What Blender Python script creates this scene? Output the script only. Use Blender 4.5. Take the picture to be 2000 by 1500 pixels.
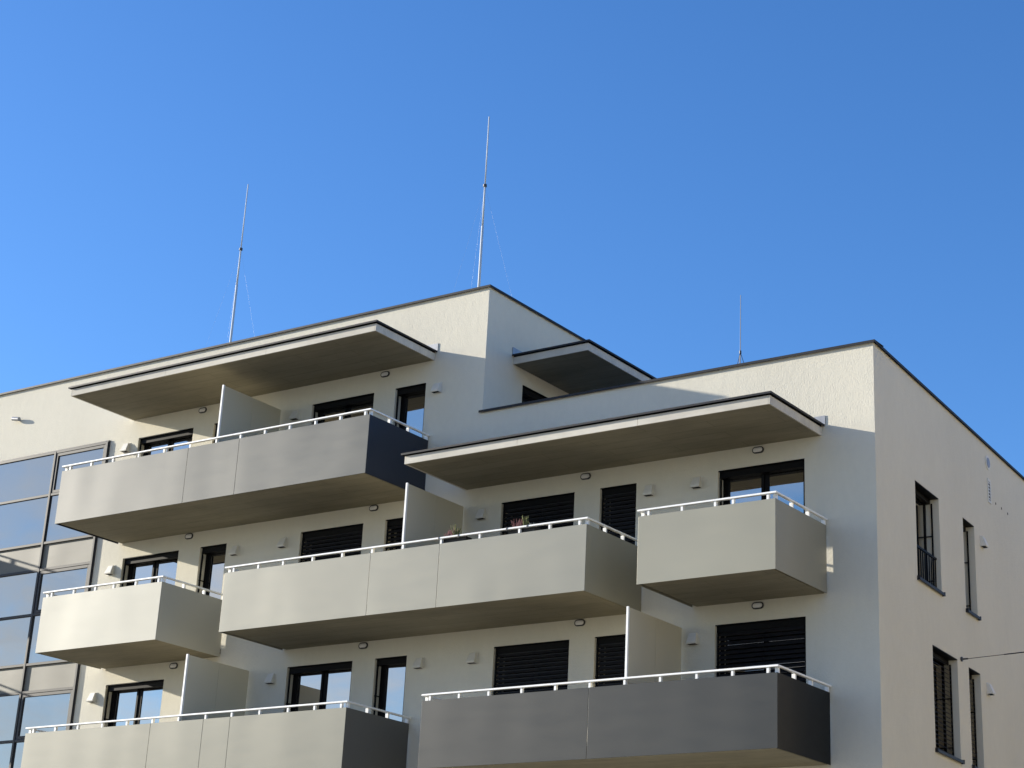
import bpy, math, random
from mathutils import Vector, Matrix
random.seed(7)
sc = bpy.context.scene
for o in list(bpy.data.objects):
    bpy.data.objects.remove(o)

# ------------------------------------------------------------------ camera
cam_d = bpy.data.cameras.new('camera')
cam = bpy.data.objects.new('camera', cam_d)
sc.collection.objects.link(cam)
_r = Vector((0.831268253, 0.554417014, 0.040185400))
_u = Vector((0.174937315, -0.329541752, 0.927792633))
_b = Vector((0.527626788, -0.764214635, -0.370925820))
cam.matrix_world = Matrix(((_r.x, _u.x, _b.x, 13.515), (_r.y, _u.y, _b.y, -29.5), (_r.z, _u.z, _b.z, 1.6), (0, 0, 0, 1)))
cam_d.sensor_width = 36.0
cam_d.lens = 36.0 * 3709.7 / 2000.0
cam_d.shift_x = -96.59 / 2000.0
cam_d.shift_y = -155.47 / 2000.0
cam_d.clip_start = 0.1
cam_d.clip_end = 3000
sc.camera = cam

# ------------------------------------------------------------------ sky, sun, exposure
SUN_DIR = Vector((0.9222, 0.2680, -0.2799)).normalized()      # travel direction of the light
elev = math.asin(-SUN_DIR.z)
az = math.atan2(-SUN_DIR.x, -SUN_DIR.y)                        # compass angle from +Y towards +X
world = bpy.data.worlds.new('World')
sc.world = world
world.use_nodes = True
wn, wl_ = world.node_tree.nodes, world.node_tree.links
bg = wn['Background']
sky = wn.new('ShaderNodeTexSky')
sky.sky_type = 'NISHITA'
sky.sun_disc = False
sky.sun_elevation = elev
sky.sun_rotation = az
sky.altitude = 400
sky.air_density = 1.0
sky.dust_density = 0.6
sky.ozone_density = 2.6
# a bank of broken cloud low over the street side, as mirrored in the windows
tc = wn.new('ShaderNodeTexCoord')
mp = wn.new('ShaderNodeMapping'); mp.inputs['Scale'].default_value = (1.6, 1.6, 3.4)
nz = wn.new('ShaderNodeTexNoise'); nz.inputs['Scale'].default_value = 3.4; nz.inputs['Detail'].default_value = 9; nz.inputs['Roughness'].default_value = 0.58
wl_.new(tc.outputs['Generated'], mp.inputs['Vector']); wl_.new(mp.outputs['Vector'], nz.inputs['Vector'])
rmp = wn.new('ShaderNodeValToRGB')
rmp.color_ramp.elements[0].position = 0.41; rmp.color_ramp.elements[0].color = (0, 0, 0, 1)
rmp.color_ramp.elements[1].position = 0.58; rmp.color_ramp.elements[1].color = (1, 1, 1, 1)
wl_.new(nz.outputs['Fac'], rmp.inputs['Fac'])
sep = wn.new('ShaderNodeSeparateXYZ'); wl_.new(tc.outputs['Generated'], sep.inputs[0])
side = wn.new('ShaderNodeMapRange')                            # only over the half of the sky behind the viewer
side.inputs['From Min'].default_value = -0.2; side.inputs['From Max'].default_value = -0.55
side.inputs['To Min'].default_value = 0.0; side.inputs['To Max'].default_value = 1.0
wl_.new(sep.outputs['Y'], side.inputs['Value'])
mul = wn.new('ShaderNodeMath'); mul.operation = 'MULTIPLY'
wl_.new(rmp.outputs['Color'], mul.inputs[0]); wl_.new(side.outputs['Result'], mul.inputs[1])
low = wn.new('ShaderNodeMapRange')
low.inputs['From Min'].default_value = 0.33; low.inputs['From Max'].default_value = 0.21
wl_.new(sep.outputs['Z'], low.inputs['Value'])
mul3 = wn.new('ShaderNodeMath'); mul3.operation = 'MULTIPLY'
wl_.new(mul.outputs[0], mul3.inputs[0]); wl_.new(low.outputs['Result'], mul3.inputs[1])
mul2 = wn.new('ShaderNodeMath'); mul2.operation = 'MULTIPLY'; mul2.inputs[1].default_value = 0.9
wl_.new(mul3.outputs[0], mul2.inputs[0])
hsv = wn.new('ShaderNodeHueSaturation'); hsv.inputs['Saturation'].default_value = 1.18
wl_.new(sky.outputs['Color'], hsv.inputs['Color'])
gain = wn.new('ShaderNodeMixRGB'); gain.blend_type = 'MULTIPLY'; gain.inputs['Fac'].default_value = 1.0
gain.inputs['Color2'].default_value = (1.05, 1.27, 1.62, 1)    # the camera's rendering of a clear deep blue sky
wl_.new(hsv.outputs['Color'], gain.inputs['Color1'])
mixc = wn.new('ShaderNodeMixRGB'); mixc.inputs['Color2'].default_value = (8.0, 8.0, 8.1, 1)
wl_.new(mul2.outputs[0], mixc.inputs['Fac']); wl_.new(gain.outputs['Color'], mixc.inputs['Color1'])
wl_.new(mixc.outputs['Color'], bg.inputs['Color'])
bg.inputs['Strength'].default_value = 0.082

sun_d = bpy.data.lights.new('sun', 'SUN')
sun_d.energy = 5.0
sun_d.angle = math.radians(0.53)
sun_d.color = (1.0, 0.92, 0.78)
sun = bpy.data.objects.new('sun', sun_d)
sc.collection.objects.link(sun)
sun.location = (-60, -20, 40)
sun.rotation_euler = SUN_DIR.to_track_quat('-Z', 'Y').to_euler()

sc.view_settings.view_transform = 'Standard'
sc.view_settings.look = 'None'
sc.view_settings.exposure = 0.85
sc.view_settings.gamma = 1.0
sc.view_settings.use_curve_mapping = False
sc.render.engine = 'CYCLES'
sc.cycles.max_bounces = 8
sc.cycles.diffuse_bounces = 4
sc.cycles.glossy_bounces = 4
sc.cycles.use_denoising = True
sc.cycles.sample_clamp_indirect = 8.0

# ------------------------------------------------------------------ materials
class Mat:
    def __init__(self, name, color, rough=0.6, metal=0.0, spec=0.5):
        self.m = bpy.data.materials.new(name); self.m.use_nodes = True
        self.n = self.m.node_tree.nodes; self.l = self.m.node_tree.links
        self.b = self.n['Principled BSDF']
        self.b.inputs['Base Color'].default_value = (*color, 1)
        self.b.inputs['Roughness'].default_value = rough
        self.b.inputs['Metallic'].default_value = metal
        self.b.inputs['Specular IOR Level'].default_value = spec
        self.color = color
        self.geo = None; self.bump_in = None
    def pos(self):
        if self.geo is None:
            self.geo = self.n.new('ShaderNodeNewGeometry')
        return self.geo.outputs['Position']
    def noise(self, scale, detail=4, rough=0.55, stretch=(1, 1, 1), dist=0.0):
        mp = self.n.new('ShaderNodeMapping'); mp.inputs['Scale'].default_value = stretch
        self.l.new(self.pos(), mp.inputs['Vector'])
        t = self.n.new('ShaderNodeTexNoise'); t.inputs['Scale'].default_value = scale
        t.inputs['Detail'].default_value = detail; t.inputs['Roughness'].default_value = rough
        t.inputs['Distortion'].default_value = dist
        self.l.new(mp.outputs[0], t.inputs['Vector'])
        return t.outputs['Fac']
    def ramp(self, fac, stops):
        r = self.n.new('ShaderNodeValToRGB')
        e = r.color_ramp.elements
        while len(e) < len(stops): e.new(0.5)
        for k, (p, c) in enumerate(stops):
            e[k].position = p; e[k].color = (*c, 1) if len(c) == 3 else c
        self.l.new(fac, r.inputs['Fac'])
        return r.outputs['Color']
    def math(self, op, a, b):
        m = self.n.new('ShaderNodeMath'); m.operation = op
        for k, v in enumerate((a, b)):
            if isinstance(v, (int, float)): m.inputs[k].default_value = v
            else: self.l.new(v, m.inputs[k])
        return m.outputs[0]
    def mix(self, fac, a, b, mode='MIX'):
        m = self.n.new('ShaderNodeMixRGB'); m.blend_type = mode
        for k, v in (('Fac', fac), ('Color1', a), ('Color2', b)):
            if isinstance(v, (int, float)): m.inputs[k].default_value = v
            elif isinstance(v, tuple): m.inputs[k].default_value = (*v, 1)
            else: self.l.new(v, m.inputs[k])
        return m.outputs[0]
    def set(self, sock, out):
        self.l.new(out, self.b.inputs[sock])
    def bump(self, height, strength, dist):
        bp = self.n.new('ShaderNodeBump'); bp.inputs['Strength'].default_value = strength
        bp.inputs['Distance'].default_value = dist
        self.l.new(height, bp.inputs['Height'])
        if self.bump_in is not None: self.l.new(self.bump_in, bp.inputs['Normal'])
        self.bump_in = bp.outputs['Normal']
        self.l.new(self.bump_in, self.b.inputs['Normal'])
    def vary(self, amount, scale, **kw):
        f = self.noise(scale, **kw)
        c = self.color
        self.set('Base Color', self.ramp(f, [(0.3, tuple(x * (1 - amount) for x in c)), (0.7, tuple(min(1, x * (1 + amount)) for x in c))]))
M = {}
def stucco(name, color):
    m = Mat(name, color, 0.92, 0, 0.25)
    f1 = m.noise(0.5, 5, 0.6, (1, 1, 0.55))
    f2 = m.noise(9, 5, 0.6, (1, 1, 0.5))
    c = m.ramp(f1, [(0.3, tuple(x * 0.955 for x in color)), (0.7, tuple(min(1, x * 1.03) for x in color))])
    c = m.mix(0.5, c, m.ramp(f2, [(0.3, (0.93, 0.93, 0.93)), (0.7, (1, 1, 1))]), 'MULTIPLY')
    m.set('Base Color', c)
    m.bump(m.noise(6.5, 3, 0.6, (1, 1, 0.8)), 0.22, 0.02)      # trowel waves
    m.bump(m.noise(34, 5, 0.7, (1, 1, 0.72)), 0.8, 0.010)      # rubbed grain
    return m
M['stucco'] = stucco('stucco_render', (0.665, 0.632, 0.53)).m

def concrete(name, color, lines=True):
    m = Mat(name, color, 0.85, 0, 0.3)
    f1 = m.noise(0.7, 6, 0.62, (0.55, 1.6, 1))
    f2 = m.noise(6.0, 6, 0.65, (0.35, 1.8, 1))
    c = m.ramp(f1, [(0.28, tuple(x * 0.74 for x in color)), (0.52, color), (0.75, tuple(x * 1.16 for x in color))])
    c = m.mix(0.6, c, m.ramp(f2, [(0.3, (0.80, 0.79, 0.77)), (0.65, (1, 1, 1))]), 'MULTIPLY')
    if lines:                                                    # formwork board joints
        br = m.n.new('ShaderNodeTexBrick')
        br.inputs['Scale'].default_value = 1.0
        br.inputs['Brick Width'].default_value = 2.5; br.inputs['Row Height'].default_value = 0.325
        br.inputs['Mortar Size'].default_value = 0.008; br.inputs['Mortar Smooth'].default_value = 0.3
        br.inputs['Color1'].default_value = (1, 1, 1, 1); br.inputs['Color2'].default_value = (0.93, 0.93, 0.92, 1)
        br.inputs['Mortar'].default_value = (0.70, 0.69, 0.66, 1)
        m.l.new(m.pos(), br.inputs['Vector'])
        c = m.mix(1.0, c, br.outputs['Color'], 'MULTIPLY')
    m.set('Base Color', c)
    m.bump(m.noise(22, 5, 0.6), 0.25, 0.004)
    return m
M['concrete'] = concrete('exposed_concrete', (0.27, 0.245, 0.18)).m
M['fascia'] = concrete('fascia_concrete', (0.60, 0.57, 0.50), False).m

def panel(name, color, metal=0.15, rough=0.42, wave=0.036, spec=0.35):
    m = Mat(name, color, rough, metal, spec)
    f = m.noise(0.6, 1, 0.5, (1, 1, 0.7))
    m.set('Base Color', m.ramp(f, [(0.3, tuple(x * 0.95 for x in color)), (0.7, tuple(min(1, x * 1.05) for x in color))]))
    g = m.noise(3, 3, 0.6, (0.4, 1, 1.6))
    m.set('Roughness', m.ramp(g, [(0.3, (rough - 0.02,) * 3), (0.7, (rough + 0.03,) * 3)]))
    m.bump(m.noise(0.9, 0, 0.4, (1.2, 1, 0.6)), wave, 0.35)    # oil canning of the thin sheet
    return m
M['panel_cream'] = panel('balcony_panel_cream', (0.405, 0.395, 0.335), 0.05, 0.5, 0.05, 0.25).m
M['panel_sand'] = panel('balcony_panel_sand', (0.245, 0.24, 0.20)).m
M['panel_putty'] = panel('balcony_panel_putty', (0.19, 0.187, 0.152)).m
M['panel_stone'] = panel('balcony_panel_stone', (0.28, 0.27, 0.215)).m
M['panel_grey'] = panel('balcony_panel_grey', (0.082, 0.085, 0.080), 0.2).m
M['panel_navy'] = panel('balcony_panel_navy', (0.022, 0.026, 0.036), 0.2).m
M['panel_charcoal'] = panel('balcony_panel_charcoal', (0.115, 0.112, 0.10), 0.05).m
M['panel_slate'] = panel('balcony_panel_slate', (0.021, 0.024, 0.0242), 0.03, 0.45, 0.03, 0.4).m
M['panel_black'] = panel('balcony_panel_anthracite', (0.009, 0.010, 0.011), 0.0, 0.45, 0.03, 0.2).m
M['screen'] = panel('privacy_screen_panel', (0.60, 0.555, 0.43), 0.0, 0.55, 0.02).m

def simple(name, color, rough, metal=0.0, amount=0.06, scale=6, spec=0.5):
    m = Mat(name, color, rough, metal, spec); m.vary(amount, scale); return m
M['white'] = simple('white_powder_coat', (0.86, 0.86, 0.84), 0.4).m
M['hood'] = simple('white_vent_plastic', (0.66, 0.64, 0.58), 0.5).m
M['black'] = simple('anthracite_metal', (0.0045, 0.0045, 0.005), 0.55, 0.0, 0.1, 5, 0.1).m
M['slat'] = simple('blind_slat_metal', (0.016, 0.016, 0.018), 0.42, 0.0, 0.1, 3, 0.3).m
M['coping'] = simple('coping_sheet_metal', (0.016, 0.017, 0.022), 0.55, 0.0, 0.15, 2, 0.25).m
M['flashing'] = simple('zinc_flashing', (0.30, 0.31, 0.33), 0.5, 0.5, 0.15, 5).m
M['mullion'] = simple('curtain_wall_aluminium', (0.030, 0.032, 0.036), 0.5, 0.0, 0.06, 3, 0.25).m
M['galv'] = simple('galvanised_rod', (0.50, 0.54, 0.56), 0.65, 0.0).m
M['wire'] = simple('dark_wire', (0.04, 0.04, 0.045), 0.5).m
M['lamp_ring'] = simple('lamp_ring_dark', (0.03, 0.03, 0.033), 0.45).m
M['lamp_lens'] = simple('lamp_lens_opal', (0.68, 0.67, 0.66), 0.3).m
M['spandrel'] = panel('spandrel_panel', (0.16, 0.155, 0.13), 0.0, 0.5, 0.04, 0.25).m
M['soil'] = simple('planter_black', (0.012, 0.012, 0.013), 0.6).m
M['heather'] = simple('heather_pink', (0.27, 0.12, 0.12), 0.8, 0, 0.5, 40).m
M['sprig'] = simple('conifer_sprig', (0.15, 0.16, 0.055), 0.8, 0, 0.4, 40).m
M['leaf'] = simple('silver_leaf', (0.28, 0.30, 0.27), 0.8, 0, 0.3, 40).m
M['roof'] = simple('roof_gravel', (0.25, 0.24, 0.22), 0.95, 0, 0.25, 30).m
gm = Mat('paving', (0.32, 0.285, 0.21), 0.9, 0, 0.3); gm.vary(0.2, 0.6, detail=8); gm.bump(gm.noise(25, 4), 0.3, 0.01)
M['ground'] = gm.m
def glass(name, tint, refl, dark):
    m = bpy.data.materials.new(name); m.use_nodes = True
    n, l = m.node_tree.nodes, m.node_tree.links
    b = n['Principled BSDF']
    b.inputs['Base Color'].default_value = (*dark, 1); b.inputs['Roughness'].default_value = 0.03
    gl = n.new('ShaderNodeBsdfGlossy'); gl.inputs['Color'].default_value = (*tint, 1); gl.inputs['Roughness'].default_value = 0.0
    lw = n.new('ShaderNodeFresnel'); lw.inputs['IOR'].default_value = 1.5
    ad = n.new('ShaderNodeMath'); ad.operation = 'ADD'; ad.inputs[1].default_value = refl; ad.use_clamp = True
    l.new(lw.outputs[0], ad.inputs[0])
    mx = n.new('ShaderNodeMixShader'); l.new(ad.outputs[0], mx.inputs[0])
    l.new(b.outputs[0], mx.inputs[1]); l.new(gl.outputs[0], mx.inputs[2])
    geo = n.new('ShaderNodeNewGeometry')
    nzz = n.new('ShaderNodeTexNoise'); nzz.inputs['Scale'].default_value = 0.55; nzz.inputs['Detail'].default_value = 1
    l.new(geo.outputs['Position'], nzz.inputs['Vector'])
    bp = n.new('ShaderNodeBump'); bp.inputs['Strength'].default_value = 0.05; bp.inputs['Distance'].default_value = 0.1
    l.new(nzz.outputs['Fac'], bp.inputs['Height']); l.new(bp.outputs[0], gl.inputs['Normal'])
    l.new(mx.outputs[0], n['Material Output'].inputs['Surface'])
    return m
M['glass'] = glass('window_glass', (0.95, 0.91, 0.83), 0.40, (0.022, 0.022, 0.022))
M['glass_cw'] = glass('curtain_wall_glass', (0.90, 0.88, 0.80), 0.27, (0.038, 0.043, 0.048))

M['neighbour'] = stucco('neighbour_render', (0.50, 0.415, 0.27)).m
M['glass_n'] = simple('neighbour_window_glass', (0.05, 0.055, 0.06), 0.25).m
# ------------------------------------------------------------------ mesh helpers
COL = sc.collection
WORLD = {}
class Frame:
    """wall coordinates: u along the wall, n out of the wall, z up"""
    def __init__(self, o, ang):
        self.o = Vector(o); self.u = Vector((math.cos(ang), math.sin(ang), 0)); self.n = Vector((math.sin(ang), -math.cos(ang), 0))
        self.ang = ang
    def __call__(self, u, n, z):
        return self.o + self.u * u + self.n * n + Vector((0, 0, z))
ID = Frame((0, 0, 0), 0)                       # facade: u = +X, n = -Y
T2 = math.radians(-4.4907)
SIDE = Frame((0, 0, 0), math.pi / 2 - T2)      # street-side gable wall, slightly out of square

class MB:
    def __init__(self, fr=ID):
        self.v = []; self.f = []; self.fr = fr
    def pts(self, P, F):
        k = len(self.v)
        self.v += [Vector(p) for p in P]; self.f += [tuple(k + i for i in f) for f in F]; return self
    def box(self, u0, u1, n0, n1, z0, z1):
        if n0 > n1: n0, n1 = n1, n0
        fr = self.fr
        P = [fr(u, n, z) for z in (z0, z1) for n in (n0, n1) for u in (u0, u1)]
        return self.pts(P, [(0, 1, 3, 2), (4, 6, 7, 5), (2, 3, 7, 6), (0, 4, 5, 1), (0, 2, 6, 4), (1, 5, 7, 3)])
    def quad(self, a, b, c, d):
        return self.pts([a, b, c, d], [(0, 1, 2, 3)])
    def tube(self, p0, p1, r0, r1=None, n=8):
        r1 = r0 if r1 is None else r1
        p0, p1 = Vector(p0), Vector(p1); d = (p1 - p0).normalized()
        a = d.orthogonal().normalized(); b = d.cross(a)
        P = [p0 + (a * math.cos(t) + b * math.sin(t)) * r0 for t in (2 * math.pi * i / n for i in range(n))]
        P += [p1 + (a * math.cos(t) + b * math.sin(t)) * r1 for t in (2 * math.pi * i / n for i in range(n))]
        F = [(i, (i + 1) % n, n + (i + 1) % n, n + i) for i in range(n)] + [tuple(range(n - 1, -1, -1)), tuple(range(n, 2 * n))]
        return self.pts(P, F)
    def loft(self, rings, cap=True):
        n = len(rings[0]); P = [p for r in rings for p in r]; F = []
        for k in range(len(rings) - 1):
            for i in range(n):
                F.append((k * n + i, k * n + (i + 1) % n, (k + 1) * n + (i + 1) % n, (k + 1) * n + i))
        if cap: F += [tuple(range(n - 1, -1, -1)), tuple(range((len(rings) - 1) * n, len(rings) * n))]
        return self.pts(P, F)
    def mesh(self, name, mat, origin, bevel=0):
        me = bpy.data.meshes.new(name)
        me.from_pydata([(v - origin)[:] for v in self.v], [], self.f)
        me.materials.append(mat); me.update()
        return me
    def build(self, name, mat, parent=None, label=None, cat=None, group=None, kind=None, smooth=False, bevel=0.0):
        lo = Vector([min(v[i] for v in self.v) for i in range(3)]); hi = Vector([max(v[i] for v in self.v) for i in range(3)])
        org = Vector(((lo.x + hi.x) / 2, (lo.y + hi.y) / 2, lo.z))
        me = self.mesh(name, mat, org)
        # consistent outward normals
        import bmesh
        bm = bmesh.new(); bm.from_mesh(me); bmesh.ops.recalc_face_normals(bm, faces=bm.faces); bm.to_mesh(me); bm.free()
        if smooth:
            for p in me.polygons: p.use_smooth = True
        o = bpy.data.objects.new(name, me); COL.objects.link(o)
        place(o, org, parent)
        if bevel:
            bv = o.modifiers.new('bevel', 'BEVEL'); bv.width = bevel; bv.segments = 2; bv.limit_method = 'ANGLE'
        tag(o, label, cat, group, kind)
        return o
def place(o, org, parent):
    WORLD[o] = Vector(org)
    if parent is not None:
        o.parent = parent; o.location = Vector(org) - WORLD[parent]
    else:
        o.location = org
def tag(o, label=None, cat=None, group=None, kind=None):
    for k, v in (('label', label), ('category', cat), ('group', group), ('kind', kind)):
        if v: o[k] = v
def empty(name, loc, label=None, cat=None, group=None, parent=None):
    o = bpy.data.objects.new(name, None); COL.objects.link(o); o.empty_display_size = 0.2
    place(o, loc, parent); tag(o, label, cat, group); return o

# ------------------------------------------------------------------ ground
g = MB(); g.quad(Vector((-700, -700, 0)), Vector((700, -700, 0)), Vector((700, 700, 0)), Vector((-700, 700, 0)))
g.build('ground', M['ground'], kind='structure')

# ------------------------------------------------------------------ the building
B = empty('apartment_building', (-20, 6, 0), 'cream rendered apartment building with stepped flat roof and projecting balconies', 'building')
XL, XB, XR = -46.0, -8.70, 0.0
Z_BLOCK, Z_WING = 16.67, 13.90
DEPTH = 14.0
S3, S2, S1 = 12.262, 9.390, 6.452              # soffit heights of the balcony slabs
H3, H2, H1 = 14.78, 11.90, 9.02                # window heads
RV = 0.20                                      # reveal depth
front = []                                     # (u0, u1, z0, z1, kind)
for (top, sof, row) in ((H3, S3, [(-18.69, -16.93, 'double'), (-16.29, -15.49, 'single'), (-13.36, -11.62, 'double'), (-11.04, -10.22, 'single')]),
                        (H2, S2, [(-18.70, -16.94, 'double'), (-16.28, -15.49, 'single'), (-13.35, -11.63, 'blind'), (-11.04, -10.22, 'blind_open'), (-8.09, -6.35, 'blind'), (-5.76, -4.94, 'blind'), (-3.17, -1.39, 'double')]),
                        (H1, S1, [(-18.72, -16.93, 'double'), (-16.28, -15.49, 'single'), (-13.37, -11.62, 'double'), (-11.03, -10.22, 'single'), (-8.09, -6.34, 'blind'), (-5.77, -4.95, 'blind'), (-3.20, -1.39, 'blind_open')])):
    for (a, b, k) in row:
        front.append((a, b, sof + 0.25, top, k))
sidewin = [(2.06, 3.40, 10.06, 11.89, 'side_rail'), (4.84, 5.56, 10.06, 11.90, 'side'),
           (2.76, 4.18, 7.09, 8.965, 'side_blind'), (4.85, 5.57, 7.09, 8.95, 'side_blind'),]
CW = (-25.2, -19.63, 0.9, 14.84)               # glazed stair front

def wall(name, fr, poly, holes, thick, top_n=None):
    """wall face with openings; poly = list of (u0,u1,z0,z1) rectangles that tile the face"""
    mb = MB(fr)
    us = sorted({round(v, 4) for r in poly for v in r[:2]} | {round(v, 4) for h in holes for v in h[:2]})
    zs = sorted({round(v, 4) for r in poly for v in r[2:4]} | {round(v, 4) for h in holes for v in h[2:4]})
    inside = lambda u, z, R: any(r[0] < u < r[1] and r[2] < z < r[3] for r in R)
    idx = {}
    def vid(u, z):
        if (u, z) not in idx:
            idx[(u, z)] = len(mb.v); mb.v.append(fr(u, 0, z))
        return idx[(u, z)]
    for i in range(len(us) - 1):
        for j in range(len(zs) - 1):
            u, z = (us[i] + us[i + 1]) / 2, (zs[j] + zs[j + 1]) / 2
            if inside(u, z, poly) and not inside(u, z, holes):
                mb.f.append((vid(us[i], zs[j]), vid(us[i + 1], zs[j]), vid(us[i + 1], zs[j + 1]), vid(us[i], zs[j + 1])))
    for h in holes:
        u0, u1, z0, z1 = h[:4]; d = -thick
        A = [fr(u0, 0, z0), fr(u1, 0, z0), fr(u1, 0, z1), fr(u0, 0, z1)]
        Bk = [fr(u0, d, z0), fr(u1, d, z0), fr(u1, d, z1), fr(u0, d, z1)]
        for k in range(4):
            mb.quad(A[k], Bk[k], Bk[(k + 1) % 4], A[(k + 1) % 4])
    return mb
def finish(mb, name, mat, parent):
    lo = Vector([min(v[i] for v in mb.v) for i in range(3)]); hi = Vector([max(v[i] for v in mb.v) for i in range(3)])
    org = Vector(((lo.x + hi.x) / 2, (lo.y + hi.y) / 2, lo.z))
    me = mb.mesh(name, mat, org); o = bpy.data.objects.new(name, me); COL.objects.link(o); place(o, org, parent); return o
fw = wall('front_wall', ID, [(XL, XB, 0, Z_BLOCK), (XB, XR, 0, Z_WING)], front + [CW], RV + 0.08)
finish(fw, 'front_wall', M['stucco'], B)
sw = wall('side_wall', SIDE, [(0, DEPTH, 0, Z_WING)], sidewin, RV + 0.14)
finish(sw, 'side_wall', M['stucco'], B)
# gable of the tall block above the terrace, with its glazed door opening
BLK = Frame((XB, 0, 0), math.pi / 2)
bdoor = (1.36, 3.3, 12.7, 14.92)
bw = wall('block_gable_wall', BLK, [(0, DEPTH, 12.6, Z_BLOCK)], [bdoor], RV)
finish(bw, 'block_gable_wall', M['stucco'], B)
# roofs, terrace and inner parapet faces
r = MB(); r.box(XL, XB - 0.02, -DEPTH, -0.30, 16.3, 16.42); r.build('block_roof', M['roof'], B)
r = MB(); r.box(XB + 0.01, -1.40, -DEPTH, -0.30, 12.5, 12.615); r.build('terrace_deck', M['roof'], B)
r = MB(); r.box(-5.6, -1.45, -DEPTH, -0.31, 12.62, 13.62); r.build('wing_roof', M['roof'], B)
p = MB()
p.box(XL, XB - 0.02, -0.30, -0.003, 16.0, Z_BLOCK - 0.002); p.build('parapet', M['stucco'], B)
p = MB(); p.box(XB + 0.003, -0.03, -0.29, -0.003, 12.6, Z_WING - 0.002); p.build('parapet', M['stucco'], B)
p = MB(SIDE); p.box(0.31, DEPTH, -0.29, -0.003, 12.6, Z_WING - 0.002); p.build('parapet', M['stucco'], B)
p = MB(); p.box(XL, 0 + math.sin(T2) * DEPTH, -DEPTH - 0.2, -DEPTH, 0, 12.6); p.build('rear_wall', M['stucco'], B)
p = MB(); p.box(XL - 0.2, XL, -DEPTH, -0.002, 0, Z_BLOCK); p.build('end_wall', M['stucco'], B)
p = MB(); p.box(XL, XB, -DEPTH - 0.2, -DEPTH, 12.602, Z_BLOCK); p.build('rear_wall', M['stucco'], B)

# copings: folded sheet with a front drop
def coping(fr, u0, u1, z, depth, over=0.055, drop=0.034):
    mb = MB(fr)
    mb.box(u0, u1, -depth, over, z + 0.012, z + 0.022)
    mb.box(u0, u1, over - 0.012, over - 0.001, z - drop + 0.012, z + 0.012)
    return mb
c = coping(ID, XL, XB + 0.055, Z_BLOCK, 0.34); c.build('roof_coping', M['coping'], B)
c = coping(BLK, 0.34, DEPTH, Z_BLOCK, 0.34); c.fr = BLK
c.box(-0.053, 0.338, 0.043, 0.054, Z_BLOCK - 0.022, Z_BLOCK + 0.0115)
c.build('roof_coping', M['coping'], B)
c = coping(ID, XB - 0.06, XR + 0.055, Z_WING, 0.34); c.build('roof_coping', M['coping'], B)
c = coping(SIDE, 0.345, DEPTH, Z_WING, 0.34)
c.box(-0.053, 0.343, 0.043, 0.054, Z_WING - 0.022, Z_WING + 0.0115); c.build('roof_coping', M['coping'], B)

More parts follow.
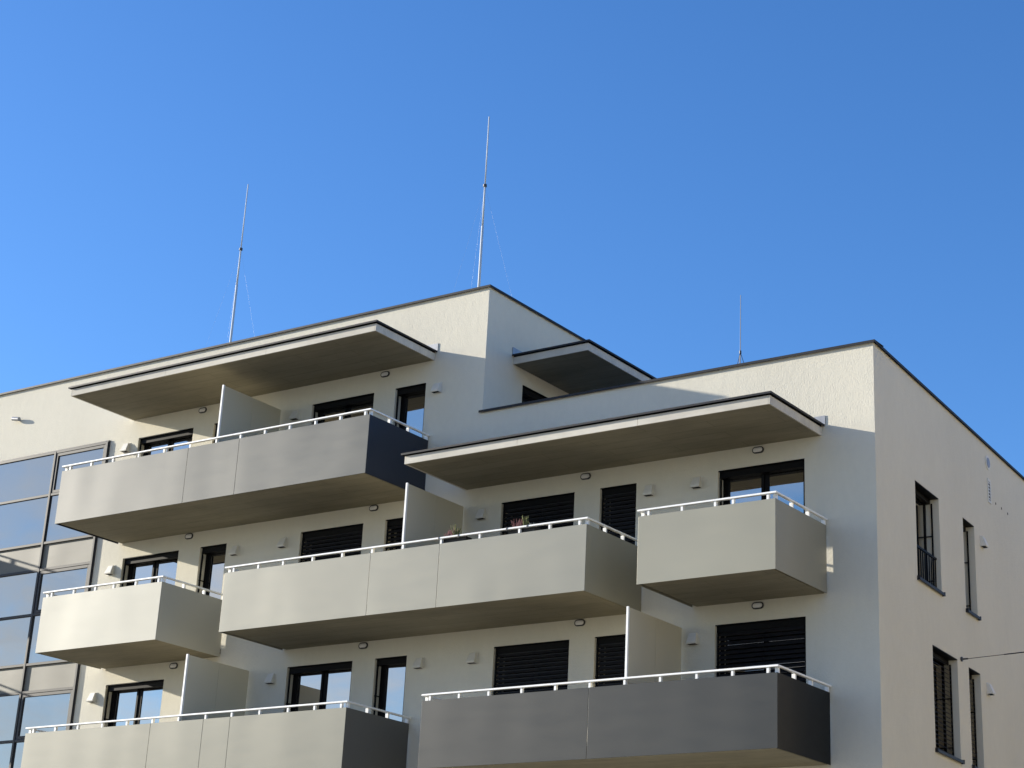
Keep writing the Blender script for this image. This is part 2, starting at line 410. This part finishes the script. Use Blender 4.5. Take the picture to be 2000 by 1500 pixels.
# ------------------------------------------------------------------ windows
def slats(fr, u0, u1, z0, z1, n, pitch, tilt, w=0.085):
    mb = MB(fr); z = z1
    k = 0
    while z > z0 + 0.03:
        c, s = math.cos(tilt), math.sin(tilt)
        jt = random.uniform(-0.03, 0.03)
        prof = []
        for t, h in ((-0.5, 0.0), (-0.25, 0.009), (0.0, 0.012), (0.25, 0.009), (0.5, 0.0)):
            a, b = t * w, h
            prof.append((n + a * c - b * s, z - pitch / 2 - a * s + jt * a + b * c))
        P = [fr(u, q[0], q[1]) for u in (u0, u1) for q in prof]
        m = len(prof)
        mb.pts(P, [(i, i + 1, m + i + 1, m + i) for i in range(m - 1)])
        z -= pitch; k += 1
    return mb
def window(fr, u0, u1, z0, z1, kind, rv=RV):
    side_ = kind.startswith('side')
    blind = 'blind' in kind
    fb = -rv - 0.05 if not side_ else -rv - 0.11
    ft = fb + 0.05
    t = 0.065
    f = MB(fr)
    e = 0.003
    f.box(u0 + e, u0 + t, fb, ft, z0 + e, z1 - e); f.box(u1 - t, u1 - e, fb, ft, z0 + e, z1 - e)
    f.box(u0 + t, u1 - t, fb, ft, z1 - t, z1 - e); f.box(u0 + t, u1 - t, fb, ft, z0 + e, z0 + t)
    um = (u0 + u1) / 2 + 0.02
    if kind in ('double', 'side_rail') or (blind and u1 - u0 > 1.2):
        f.box(um - 0.045, um + 0.045, fb, ft - 0.002, z0 + t, z1 - t)
    w = f.build('window', M['black'], B, bevel=0.004)
    cells = [(u0 + t, um - 0.045), (um + 0.045, u1 - t)] if (kind in ('double', 'side_rail') or (blind and u1 - u0 > 1.2)) else [(u0 + t, u1 - t)]
    for q, (a, b) in enumerate(cells):
        zt, zb = z1 - t, z0 + t
        if q == 0 and kind in ('double', 'single'):
            s = MB(fr); g = 0.06                                   # opening leaf: its own sash
            s.box(a + e, a + g, fb + 0.01, ft + 0.018, zb + e, zt - e); s.box(b - g, b - e, fb + 0.01, ft + 0.018, zb + e, zt - e)
            s.box(a + g, b - g, fb + 0.01, ft + 0.018, zt - g, zt - e); s.box(a + g, b - g, fb + 0.01, ft + 0.018, zb + e, zb + g)
            s.build('sash', M['black'], w, bevel=0.004)
            a, b, zt, zb = a + g, b - g, zt - g, zb + g
        p = MB(fr); p.box(a, b, fb + 0.012, fb + 0.03, zb, zt); p.build('pane', M['glass'], w)
    ln = MB(fr); ln.box(u0 + 0.003, u1 - 0.003, fb + 0.051, -0.004, z1 - 0.016, z1 - 0.002); ln.build('lintel_lining', M['black'], w)
    # blind box under the lintel and the two guide rails
    if not side_:
        bx = MB(fr); bx.box(u0 + 0.005, u1 - 0.005, -0.18, -0.06, z1 - 0.13, z1 - 0.017); bx.build('blind_box', M['black'], w)
        gz1, gn0, gn1 = z1 - 0.131, -0.075, -0.045
    else:
        bx = MB(fr); bx.box(u0 + 0.005, u1 - 0.005, -0.255, -0.17, z1 - 0.10, z1 - 0.017); bx.build('blind_box', M['black'], w)
        gz1, gn0, gn1 = z1 - 0.101, -0.15, -0.12
    gn = (gn0 + gn1) / 2
    for (ga, gb, s) in ((u0 + 0.022, u0 + 0.047, -1), (u1 - 0.047, u1 - 0.022, 1)):
        gr = MB(fr); gr.box(ga, gb, gn0, gn1, z0 + 0.004, gz1)
        for zz in (z0 + 0.22, z1 - 0.75):
            if s < 0: gr.box(u0 + 0.001, ga, gn - 0.01, gn + 0.01, zz, zz + 0.02)
            else: gr.box(gb, u1 - 0.001, gn - 0.01, gn + 0.01, zz, zz + 0.02)
            gr.box(ga + 0.004, gb - 0.004, fb + 0.05, gn0, zz, zz + 0.02)
        gr.build('guide_rail', M['black'], w)
    if blind:
        tilt = {'blind': 1.12, 'blind_open': 0.98, 'side_blind': 0.7}[kind]
        bl = slats(fr, u0 + 0.05, u1 - 0.05, z0 + 0.05, gz1, gn, 0.082, tilt)
        bl.build('blind', M['slat'], w, kind='stuff')
    if side_:
        s = MB(fr)
        s.box(u0 - 0.02, u1 + 0.02, fb + 0.05, 0.055, z0 - 0.028, z0 - 0.006); s.box(u0 - 0.02, u1 + 0.02, 0.045, 0.056, z0 - 0.06, z0 - 0.028)
        s.box(u1 + 0.02, u1 + 0.035, -0.01, 0.06, z0 - 0.062, z0 + 0.015); s.box(u0 - 0.035, u0 - 0.02, -0.01, 0.06, z0 - 0.062, z0 + 0.015)
        s.build('sill', M['coping'], w)
    if kind == 'side_rail':                                        # low railing across the French window
        rr = MB(fr); rr.box(u0 + 0.05, u1 - 0.05, -0.10, -0.06, z0 + 0.62, z0 + 0.66); rr.box(u0 + 0.05, u1 - 0.05, -0.10, -0.06, z0 + 0.05, z0 + 0.08)
        rr.build('railing', M['black'], w)
        k = 11
        for i in range(k):
            uu = u0 + 0.08 + (u1 - u0 - 0.16) * i / (k - 1)
            b_ = MB(fr); b_.box(uu - 0.009, uu + 0.009, -0.09, -0.07, z0 + 0.08, z0 + 0.62); b_.build('railing_bar', M['black'], w)
    return w
for (a, b, z0, z1, k) in front: window(ID, a, b, z0, z1, k)
for (a, b, z0, z1, k) in sidewin: window(SIDE, a, b, z0, z1, k)
wd = window(BLK, bdoor[0], bdoor[1], bdoor[2], bdoor[3], 'double')

# ------------------------------------------------------------------ glazed stair front (curtain wall)
def curtain():
    u0, u1, z0, z1 = CW
    cw = MB()
    mm = [u0 + 0.035, -23.38, -21.45, u1 - 0.05]
    mm = [u0 + 0.035, -21.45, u1 - 0.05]
    zz = [14.80, 13.74, 12.55, 11.90, 10.835, 9.66, 9.015, 7.92, 6.745, 6.10, 5.0, 3.83, 3.19, 2.1, 0.95]
    # sub-frame box standing proud of the render
    cw.box(u0, u0 + 0.03, -0.27, 0.040, z0, z1); cw.box(u1 - 0.03, u1, -0.27, 0.040, z0, z1); cw.box(u0, u1, -0.27, 0.040, z1 - 0.02, z1 + 0.015)
    root = cw.build('glazed_stair_front', M['mullion'], B)
    for x in mm:
        m = MB(); m.box(x - 0.032, x + 0.032, -0.09, 0.062, z0, z1 - 0.022); m.build('mullion', M['mullion'], root, bevel=0.004)
    for i in range(len(mm) - 1):
        a, b = mm[i] + 0.033, mm[i + 1] - 0.033
        for j, z in enumerate(zz):
            m = MB(); m.box(a, b, -0.09, 0.056, z - 0.03, z + 0.03); m.build('transom', M['mullion'], root, bevel=0.004)
            if j + 1 < len(zz):
                hi, lo = z - 0.031, zz[j + 1] + 0.031
                kind = j % 3
                if kind == 2:
                    m = MB(); m.box(a, b, -0.015, 0.010, lo, hi); m.build('spandrel', M['spandrel'], root)
                elif kind == 0 and i == 1:
                    s = MB(); g = 0.075
                    s.box(a + .004, a + g, -0.035, 0.047, lo + .004, hi - .004); s.box(b - g, b - .004, -0.035, 0.047, lo + .004, hi - .004)
                    s.box(a + g, b - g, -0.035, 0.047, hi - g, hi - .004); s.box(a + g, b - g, -0.035, 0.047, lo + .004, lo + g)
                    s.build('sash', M['mullion'], root, bevel=0.004)
                    m = MB(); m.box(a + g, b - g, -0.01, 0.015, lo + g, hi - g); m.build('pane', M['glass_cw'], root)
                else:
                    m = MB(); m.box(a, b, -0.01, 0.02, lo, hi); m.build('pane', M['glass_cw'], root)
    return root
curtain()

# ------------------------------------------------------------------ canopies
def canopy(fr, u0, u1, proj, z, back, label, th=0.165, name='canopy'):
    s = MB(fr); s.box(u0, u1, back, proj, z, z + th)
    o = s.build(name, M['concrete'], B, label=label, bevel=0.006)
    # light precast fascia pieces on the front and the side
    n = max(2, round((u1 - u0) / 2.9))
    for i in range(n):
        a, b = u0 + (u1 - u0) * i / n, u0 + (u1 - u0) * (i + 1) / n
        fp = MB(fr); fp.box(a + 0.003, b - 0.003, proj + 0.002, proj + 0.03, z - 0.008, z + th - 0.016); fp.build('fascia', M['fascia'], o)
    for (e, s_) in ((u0, -1), (u1, 1)):
        fp = MB(fr); fp.box(*sorted((e + s_ * 0.002, e + s_ * 0.03)), max(back, 0.004), proj + 0.03, z - 0.008, z + th - 0.016); fp.build('fascia', M['fascia'], o)
    tb = MB(fr); tb.box(u0 - 0.008, u1 + 0.008, max(back, 0.004), proj + 0.008, z + th - 0.014, z + th + 0.0005); tb.build('edge_shade_strip', M['black'], o)  # black strip: the drip edge's shadow on the fascia top put into colour
    d = MB(fr)
    d.box(u0 - 0.085, u1 + 0.085, max(back, 0.004), proj + 0.09, z + th + 0.022, z + th + 0.036)
    d.box(u0 - 0.085, u1 + 0.085, proj + 0.078, proj + 0.0895, z + th + 0.0, z + th + 0.0215)
    d.box(u0 - 0.0845, u0 - 0.074, max(back, 0.004), proj + 0.077, z + th, z + th + 0.0215); d.box(u1 + 0.074, u1 + 0.0845, max(back, 0.004), proj + 0.077, z + th, z + th + 0.0215)
    d.build('drip_edge', M['coping'], o)
    p = MB(fr); p.box(u0 - 0.02, u1 + 0.02, max(back, 0.0) + 0.005, max(back, 0) + 0.05, z + th + 0.002, z + th + 0.021); p.build('roofing', M['coping'], o)
    f = MB(fr); f.box(u0 - 0.08, u1 + 0.10, 0.004, 0.016, z + th + 0.037, z + th + 0.20); f.build('flashing', M['flashing'], o)
    return o
canopy(ID, -18.90, -10.06, 1.95, 15.252, -0.20, 'long concrete canopy over the top floor balcony')
canopy(ID, -8.98, -1.065, 1.97, 12.280, -0.20, 'long concrete canopy at the foot of the right wing parapet')
canopy(BLK, 1.0, 7.5, 1.86, 15.255, -0.15, 'short concrete canopy on the gable above the roof terrace')

# ------------------------------------------------------------------ balconies
YF = 1.95
def balcony(x0, x1, sof, joints, posts, matf, mats, label, sposts=(1.86, 1.27, 0.66, 0.05), rail_split=()):
    top, rail = sof + 1.205, sof + 1.332
    s = MB(); s.box(x0 + 0.075, x1 - 0.075, -0.15, YF - 0.06, sof, sof + 0.22)
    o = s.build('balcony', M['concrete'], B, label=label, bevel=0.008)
    js = [x0] + list(joints) + [x1]
    for a, b in zip(js[:-1], js[1:]):
        p = MB(); p.box(a + (0.005 if a != x0 else 0), b - (0.005 if b != x1 else 0), YF - 0.012, YF, sof - 0.012, top)
        p.build('front_panel', M[matf], o, bevel=0.002)
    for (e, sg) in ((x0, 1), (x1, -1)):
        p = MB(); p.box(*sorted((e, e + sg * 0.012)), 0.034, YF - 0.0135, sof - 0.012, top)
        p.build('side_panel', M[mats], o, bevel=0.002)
    # inner carrier angle that hides the slab edge
    c_ = MB(); c_.box(x0 + 0.02, x1 - 0.02, YF - 0.055, YF - 0.02, sof + 0.02, sof + 0.12)
    c_.box(x0 + 0.02, x0 + 0.07, 0.0, YF - 0.056, sof + 0.06, sof + 0.16); c_.box(x1 - 0.07, x1 - 0.02, 0.0, YF - 0.056, sof + 0.06, sof + 0.16)
    c_.build('carrier_angle', M['black'], o)
    h = MB(); w = 0.062
    h.box(x0 - 0.02, x1 + 0.02, YF - w, YF + 0.005, rail - 0.032, rail)
    h.box(x0 - 0.019, x0 - 0.02 + w, 0.002, YF - w, rail - 0.032, rail); h.box(x1 + 0.02 - w, x1 + 0.019, 0.002, YF - w, rail - 0.032, rail)
    h.build('handrail', M['white'], o, bevel=0.005)
    for x in posts:
        p = MB(); p.box(x - 0.021, x + 0.021, YF - 0.070, YF - 0.014, top - 0.16, rail - 0.033)
        p.build('post', M['white'], o)
    for y in sposts:
        for (e, sg) in ((x0, 1), (x1, -1)):
            p = MB(); p.box(*sorted((e + sg * 0.014, e + sg * 0.080)), y - 0.020, y + 0.020, top - 0.16, rail - 0.033)
            p.build('post', M['white'], o)
    return o
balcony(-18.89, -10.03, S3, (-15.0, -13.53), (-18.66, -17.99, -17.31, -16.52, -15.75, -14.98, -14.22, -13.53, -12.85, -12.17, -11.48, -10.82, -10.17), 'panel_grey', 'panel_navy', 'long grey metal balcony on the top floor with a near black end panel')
balcony(-18.92, -15.31, S2, (), (-18.68, -17.99, -17.33, -16.77, -16.11, -15.44), 'panel_cream', 'panel_cream', 'short cream metal balcony beside the glazed stair front')
balcony(-13.53, -4.75, S2, (-9.72, -8.05), (-13.32, -12.65, -11.99, -11.22, -10.46, -9.71, -8.95, -8.04, -7.14, -6.24, -5.57, -4.92), 'panel_sand', 'panel_stone', 'long sand coloured metal balcony in the middle with two flower boxes')
balcony(-3.665, -0.955, S2, (), (-3.47, -2.79, -2.13, -1.78, -1.11), 'panel_stone', 'panel_stone', 'short stone grey balcony nearest the building corner')
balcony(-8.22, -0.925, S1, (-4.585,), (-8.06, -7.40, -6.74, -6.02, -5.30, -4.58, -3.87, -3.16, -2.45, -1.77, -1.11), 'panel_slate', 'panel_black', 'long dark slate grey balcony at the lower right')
balcony(-18.86, -10.02, S1, (-15.15, -13.69, -12.97), (-18.65, -17.98, -17.30, -16.58, -15.86, -15.13, -14.40, -13.66, -12.96, -12.23, -11.5, -10.83, -10.17), 'panel_putty', 'panel_charcoal', 'long putty coloured balcony at the lower left with a charcoal end panel')
# the next flat's balconies further left, whose shadow falls on the stair front
balcony(-35.6, -26.75, S3, (-31.2,), (-35.4, -34.0, -32.6, -31.2, -29.8, -28.4, -27.0), 'panel_grey', 'panel_stone', 'grey balcony beyond the glazed stair front')
balcony(-35.6, -27.0, S2, (-31.2,), (-35.4, -34.0, -32.6, -31.2, -29.8, -28.4, -27.2), 'panel_sand', 'panel_stone', 'sand coloured balcony beyond the glazed stair front')

# privacy screens across the shared balconies
def screen(x, zt, sof):
    s = MB(); s.box(x - 0.02, x + 0.02, 1.84, 1.885, sof + 0.24, zt)
    o = s.build('privacy_screen', M['white'], B)
    j = MB(); j.box(x - 0.004, x + 0.004, 0.92, 0.964, sof + 0.31, zt - 0.02); j.build('joint_strip', M['black'], o)
    for (a, b) in ((0.045, 0.940), (0.944, 1.838)):
        p = MB(); p.box(x - 0.013, x + 0.013, a, b, sof + 0.30, zt - 0.012); p.build('screen_panel', M['screen'], o)
screen(-14.25, 14.79, S3); screen(-9.01, 11.93, S2); screen(-14.41, 9.02, S1); screen(-3.88, 9.03, S1)

# ------------------------------------------------------------------ wall lamps (oval bulkheads)
def stadium(fr, u, z, hw, hh, n, k=7):
    pts = []
    r = hh; s = hw - hh
    for i in range(k + 1):
        t = -math.pi / 2 + math.pi * i / k; pts.append(fr(u + s + r * math.cos(t), n, z + r * math.sin(t)))
    for i in range(k + 1):
        t = math.pi / 2 + math.pi * i / k; pts.append(fr(u - s + r * math.cos(t), n, z + r * math.sin(t)))
    return pts
lamp_src = []
def lamp(x, z, label):
    root = empty('wall_lamp', (x, 0, z - 0.06), label, 'wall lamp', 'oval lamps under the soffits')
    if not lamp_src:
        L = ID
        ring = MB(); ring.loft([stadium(L, x, z, 0.118, 0.064, 0.001), stadium(L, x, z, 0.118, 0.064, 0.022), stadium(L, x, z, 0.112, 0.058, 0.030), stadium(L, x, z, 0.098, 0.045, 0.030), stadium(L, x, z, 0.098, 0.045, 0.018)])
        a = ring.build('ring', M['lamp_ring'], root)
        lens = MB(); lens.loft([stadium(L, x, z, 0.097, 0.044, 0.019), stadium(L, x, z, 0.096, 0.043, 0.030), stadium(L, x, z, 0.082, 0.032, 0.042), stadium(L, x, z, 0.058, 0.014, 0.046)])
        b = lens.build('lens', M['lamp_lens'], root, smooth=True)
        lamp_src.extend([a, b])
    else:
        for s in lamp_src:
            c = s.copy(); COL.objects.link(c); c.parent = root
for x, z, t in ((-16.69, 15.155, 'oval wall lamp left of the top floor privacy screen'),
                (-16.66, 12.185, 'oval wall lamp above the short cream balcony'),
                (-11.35, 15.15, 'oval wall lamp under the right part of the top canopy'),
                (-11.37, 12.19, 'oval wall lamp under the right end of the top floor balcony'),
                (-11.36, 9.305, 'oval wall lamp under the left part of the middle balcony'),
                (-6.10, 12.18, 'oval wall lamp above the shuttered window with a flower box in front'),
                (-6.11, 9.315, 'oval wall lamp under the right part of the middle balcony'),
                (-2.33, 12.185, 'oval wall lamp under the right end of the right wing canopy'),
                (-2.33, 9.295, 'oval wall lamp under the small corner balcony'),
                (-16.67, 9.29, 'oval wall lamp under the short cream balcony')):
    lamp(x, z, t)

# ------------------------------------------------------------------ ventilation hoods
def hood(fr, u, z, label):
    root = empty('vent_hood', fr(u, 0, z - 0.12), label, 'vent hood', 'white ventilation hoods on the walls')
    pl = MB(fr); pl.box(u - 0.105, u + 0.105, 0.001, 0.012, z - 0.115, z + 0.115); pl.build('back_plate', M['hood'], root)
    h = MB(fr)
    q = lambda du, n, dz: fr(u + du, n, z + dz)
    # outer shell: sloping front, tapering to the top, open below with an inner dark throat
    P = [q(-0.10, 0.013, -0.10), q(0.10, 0.013, -0.10), q(0.10, 0.115, -0.10), q(-0.10, 0.115, -0.10),
         q(-0.10, 0.125, -0.07), q(0.10, 0.125, -0.07), q(0.075, 0.05, 0.105), q(-0.075, 0.05, 0.105), q(0.08, 0.013, 0.112), q(-0.08, 0.013, 0.112)]
    h.pts(P, [(3, 2, 5, 4), (4, 5, 6, 7), (7, 6, 8, 9), (1, 8, 6, 5, 2), (0, 3, 4, 7, 9), (0, 1, 2, 3)])
    h.build('cowl', M['hood'], root, bevel=0.006)
    t = MB(fr); t.box(u - 0.08, u + 0.08, 0.02, 0.098, z - 0.104, z - 0.1005); t.build('throat', M['black'], root)
for x, z, t in ((-19.04, 14.58, 'sunlit white vent hood between top floor window and stair front'),
                (-19.02, 11.65, 'sunlit white vent hood left of the window behind the cream balcony'),
                (-19.06, 8.755, 'sunlit white vent hood below the cream balcony beside the stair front'),
                (-9.90, 14.60, 'white vent hood right of the top floor corner window'),
                (-13.80, 14.59, 'white vent hood half hidden behind the top floor handrail'),
                (-15.19, 11.69, 'white vent hood just right of the narrow window by the cream balcony'),
                (-13.80, 11.71, 'white vent hood just left of the shuttered window under the top balcony'),
                (-13.77, 8.80, 'white vent hood left of the two leaf window at the lower left'),
                (-9.87, 8.83, 'white vent hood just right of the narrow sky reflecting window'),
                (-8.56, 8.83, 'white vent hood left of the lower shuttered window'),
                (-8.54, 11.71, 'white vent hood between privacy screen and shuttered window'),
                (-4.63, 11.70, 'white vent hood just right of the narrow shuttered window'),
                (-3.60, 11.72, 'white vent hood just left of the corner balcony window'),
                (-3.63, 8.80, 'white vent hood between lower right screen and open shutter window')):
    hood(ID, x, z, t)
hood(SIDE, 6.01, 11.68, 'upper white vent hood on the right gable wall')
hood(SIDE, 6.03, 8.73, 'lower white vent hood on the right gable wall')

# small tubular spotlight high on the wall at the left
r_ = empty('wall_spotlight', (-23.06, 0, 15.82), 'small grey tubular spotlight high on the wall above the stair front', 'spotlight')
k = MB(); k.tube((-23.0, 0.0, 15.86), (-23.0, -0.07, 15.87), 0.022); k.build('bracket', M['flashing'], r_)
k = MB(); k.tube((-23.16, -0.10, 15.90), (-22.93, -0.09, 15.86), 0.05, n=14); k.build('housing', M['flashing'], r_, smooth=False)
k = MB(); k.tube((-23.165, -0.10, 15.901), (-23.16, -0.10, 15.9), 0.04, n=14); k.build('lens', M['lamp_lens'], r_)

# gable wall fittings
def disc(fr, u, z, r0, n0, n1, n=24):
    return [[fr(u + r0 * math.cos(2 * math.pi * i / n), nn, z + r0 * math.sin(2 * math.pi * i / n)) for i in range(n)] for nn in (n0, n1)]
r_ = empty('round_vent', SIDE(6.64, 0, 13.4), 'round grey vent cap near the top of the gable wall', 'vent')
k = MB(SIDE); k.loft(disc(SIDE, 6.64, 13.53, 0.15, 0.001, 0.02)); k.build('flange', M['hood'], r_)
k = MB(SIDE); k.loft(disc(SIDE, 6.64, 13.53, 0.105, 0.021, 0.03)); k.build('grille', M['flashing'], r_)
r_ = empty('louvre_vent', SIDE(6.66, 0, 12.66), 'tall white louvred vent grille on the gable wall', 'vent')
k = MB(SIDE)
for (a, b, c_, d_) in ((6.56, 6.60, 12.67, 13.18), (6.72, 6.76, 12.67, 13.18), (6.60, 6.72, 12.67, 12.72), (6.60, 6.72, 13.13, 13.18)): k.box(a, b, 0.001, 0.02, c_, d_)
k.build('frame', M['hood'], r_)
k = MB(SIDE); k.box(6.60, 6.72, 0.001, 0.004, 12.72, 13.13); k.build('backing', M['black'], r_)
for i in range(6):
    z = 12.735 + i * 0.068
    k = MB(SIDE); k.pts([SIDE(6.6, .006, z + .045), SIDE(6.72, .006, z + .045), SIDE(6.72, .022, z), SIDE(6.6, .022, z), SIDE(6.6, .010, z + .045), SIDE(6.72, .010, z + .045), SIDE(6.72, .026, z), SIDE(6.6, .026, z)], [(0, 1, 2, 3), (4, 7, 6, 5), (0, 4, 5, 1), (2, 6, 7, 3), (1, 5, 6, 2), (0, 3, 7, 4)])
    k.build('louvre', M['hood'], r_)
for u in (7.11, 7.51, 7.94):
    k = MB(SIDE); k.loft(disc(SIDE, u, 12.78, 0.028, 0.0015, 0.004, 12)); k.build('drain_hole', M['black'], B)

# overhead wire anchored in the gable wall
a0 = SIDE(4.40, 0, 9.01)
r_ = empty('overhead_wire', a0, 'thin dark overhead wire anchored in the gable wall', 'wire')
k = MB(); k.tube(SIDE(4.40, 0.0, 9.01), SIDE(4.40, 0.03, 9.01), 0.045, n=12); k.tube(SIDE(4.40, 0.03, 9.01), SIDE(4.39, 0.14, 9.01), 0.016); k.build('anchor', M['wire'], r_)
k = MB(); end = Vector((26.0, -1.5, 9.55)); st = SIDE(4.39, 0.14, 9.01); d_ = (end - st)
P = [st + d_ * t + Vector((0, 0, -0.55 * 4 * t * (1 - t) * 0.5)) for t in (0, .03, .06, .1, .2, .3, .4, .5, .6, .7, .8, .9, 1)]
for i in range(len(P) - 1): k.tube(P[i], P[i + 1], 0.011 if i == 1 else 0.006, n=6)
k.build('cable', M['wire'], r_)

# ------------------------------------------------------------------ lightning rods on the roofs
def rod(x, y, segs, label, foot, stay, rs):
    root = empty('lightning_rod', (x, y, foot), label, 'lightning rod', 'lightning rods on the roof')
    for i in range(len(segs) - 1):
        k = MB(); k.tube((x, y, segs[i]), (x, y, segs[i + 1]), rs[i], rs[i] * 0.92, 10); k.build('rod_section', M['galv'], root, smooth=True)
    k = MB(); k.tube((x, y, stay - 0.03), (x, y, stay + 0.03), rs[-2] * 1.7 + 0.006, n=10); k.build('clamp', M['wire'], root)
    for t in (0.4, 2.5, 4.6):
        k = MB(); k.tube((x, y, stay), (x + 1.05 * math.cos(t), y + 1.05 * math.sin(t), foot + 0.05), 0.0009, n=5); k.build('stay', M['flashing'], root)
        k = MB(); k.box(x + 1.05 * math.cos(t) - 0.15, x + 1.05 * math.cos(t) + 0.15, -(y + 1.05 * math.sin(t)) - 0.15, -(y + 1.05 * math.sin(t)) + 0.15, foot, foot + 0.1); k.build('ballast', M['fascia'], root)
rod(-18.57, 2.5, (16.42, 19.54, 20.53, 22.36), 'tall lightning rod on the left part of the roof', 16.42, 20.53, (0.032, 0.022, 0.015))
rod(-10.51, 2.0, (16.42, 19.24, 20.26, 22.04), 'tall lightning rod near the corner of the tall block', 16.42, 20.26, (0.032, 0.022, 0.016))
root = empty('lightning_rod', (-3.21, 0.9, 13.62), 'short thin lightning rod on a tripod on the right wing roof', 'lightning rod', 'lightning rods on the roof')
RX, RY, RZ, RT = -3.21, 0.9, 14.55, 15.75
k = MB(); k.tube((RX, RY, 13.62), (RX, RY, RT), 0.009, 0.006, 8); k.build('rod_section', M['wire'], root)
k = MB(); k.tube((RX, RY, RZ - 0.03), (RX, RY, RZ + 0.03), 0.022, n=10); k.build('clamp', M['wire'], root)
for t in (0.3, 2.4, 4.5):
    k = MB(); k.tube((RX, RY, RZ), (RX + 0.28 * math.cos(t), RY + 0.28 * math.sin(t), 13.64), 0.006, n=6); k.build('tripod_leg', M['wire'], root)

# ------------------------------------------------------------------ flower boxes on the middle balcony
def flower_box(x0, x1, label, seed):
    rnd = random.Random(seed)
    zt = S2 + 1.332
    yi = YF - 0.07
    root = empty('flower_box', ((x0 + x1) / 2, -(yi - 0.1), zt - 0.2), label, 'flower box', 'flower boxes hung on the middle balcony rail')
    b = MB(); b.loft([[ID(x0 + .03, yi - .03, zt - .2), ID(x1 - .03, yi - .03, zt - .2), ID(x1 - .03, yi - .17, zt - .2), ID(x0 + .03, yi - .17, zt - .2)],
                      [ID(x0, yi - .01, zt - .02), ID(x1, yi - .01, zt - .02), ID(x1, yi - .2, zt - .02), ID(x0, yi - .2, zt - .02)]])
    b.build('trough', M['soil'], root)
    for x in (x0 + 0.04, x1 - 0.12):
        h = MB(); h.box(x - 0.012, x + 0.012, yi - 0.01, YF + 0.012, zt + 0.001, zt + 0.007); h.box(x - 0.012, x + 0.012, YF + 0.007, YF + 0.012, zt - 0.06, zt + 0.0005); h.build('hook', M['soil'], root)
    def tuft(name, mat, cx, n, hgt, spread, w):
        m = MB()
        for i in range(n):
            bx = cx + rnd.uniform(-spread, spread); by = yi - 0.1 + rnd.uniform(-0.06, 0.06)
            hh = hgt * rnd.uniform(0.5, 1.0)
            tip = ID(bx + rnd.uniform(-0.5, 0.5) * hh, by + rnd.uniform(-0.3, 0.3) * hh, zt + hh)
            base = ID(bx, by, zt - 0.03)
            m.tube(base, tip, w, w * 0.4, 4)
            for q in range(5):
                t = 0.35 + 0.6 * q / 5
                c0 = base.lerp(tip, t); a = rnd.uniform(0, 6.28); l_ = 0.03 * (1.2 - t)
                dv = Vector((math.cos(a), math.sin(a), 0.7)) * l_; pv = Vector((-math.sin(a), math.cos(a), 0)) * w * 1.3
                m.pts([c0 - pv, c0 + pv, c0 + dv], [(0, 1, 2)])
        m.build(name, M[mat], root)
    L = x1 - x0
    tuft('heather', 'heather', x0 + 0.30 * L, 34, 0.20, 0.17 * L, 0.006)
    tuft('conifer_sprig', 'sprig', x0 + 0.56 * L, 16, 0.27, 0.045 * L, 0.011)
    tuft('trailing_plant', 'leaf', x0 + 0.80 * L, 16, 0.10, 0.12 * L, 0.006)
flower_box(-8.12, -7.50, 'flower box with pink heather beside the privacy screen', 3)
flower_box(-6.55, -5.93, 'flower box with pink heather in front of the wide shuttered window', 5)

# ------------------------------------------------------------------ unseen house to the right, added for its warm bounce light on the gable
N = empty('unseen_neighbour_building', (24, 10, 0), 'unseen tan apartment house added across the side street for bounce light', 'building')
NF = Frame((18.0, 40.0, 0), -math.pi / 2)      # its front looks back at the gable wall
nh = []
for j in range(5):
    for i in range(11): nh.append((2.2 + i * 4.0, 3.7 + i * 4.0, 1.0 + j * 3.2, 2.9 + j * 3.2))
nw = wall('wall', NF, [(0, 46, 0, 17.5)], nh, 0.15)
finish(nw, 'wall', M['neighbour'], N)
k = MB(NF); k.box(0, 46, -12, -0.16, 17.3, 17.5); k.build('roof', M['roof'], N)
k = MB(NF); k.box(-0.2, 0, -12, 0, 0, 17.5); k.build('end_wall', M['neighbour'], N)
k = MB(NF); k.box(46, 46.2, -12, 0, 0, 17.5); k.build('end_wall', M['neighbour'], N)
for (a, b, z0, z1) in nh:
    f = MB(NF); t = 0.06
    f.box(a + .003, a + t, -.15, -.09, z0 + .003, z1 - .003); f.box(b - t, b - .003, -.15, -.09, z0 + .003, z1 - .003); f.box(a + t, b - t, -.15, -.09, z0 + .003, z0 + t); f.box(a + t, b - t, -.15, -.09, z1 - t, z1 - .003)
    w = f.build('window', M['black'], N)
    p = MB(NF); p.box(a + t, b - t, -.14, -.12, z0 + t, z1 - t); p.build('pane', M['glass_n'], w)
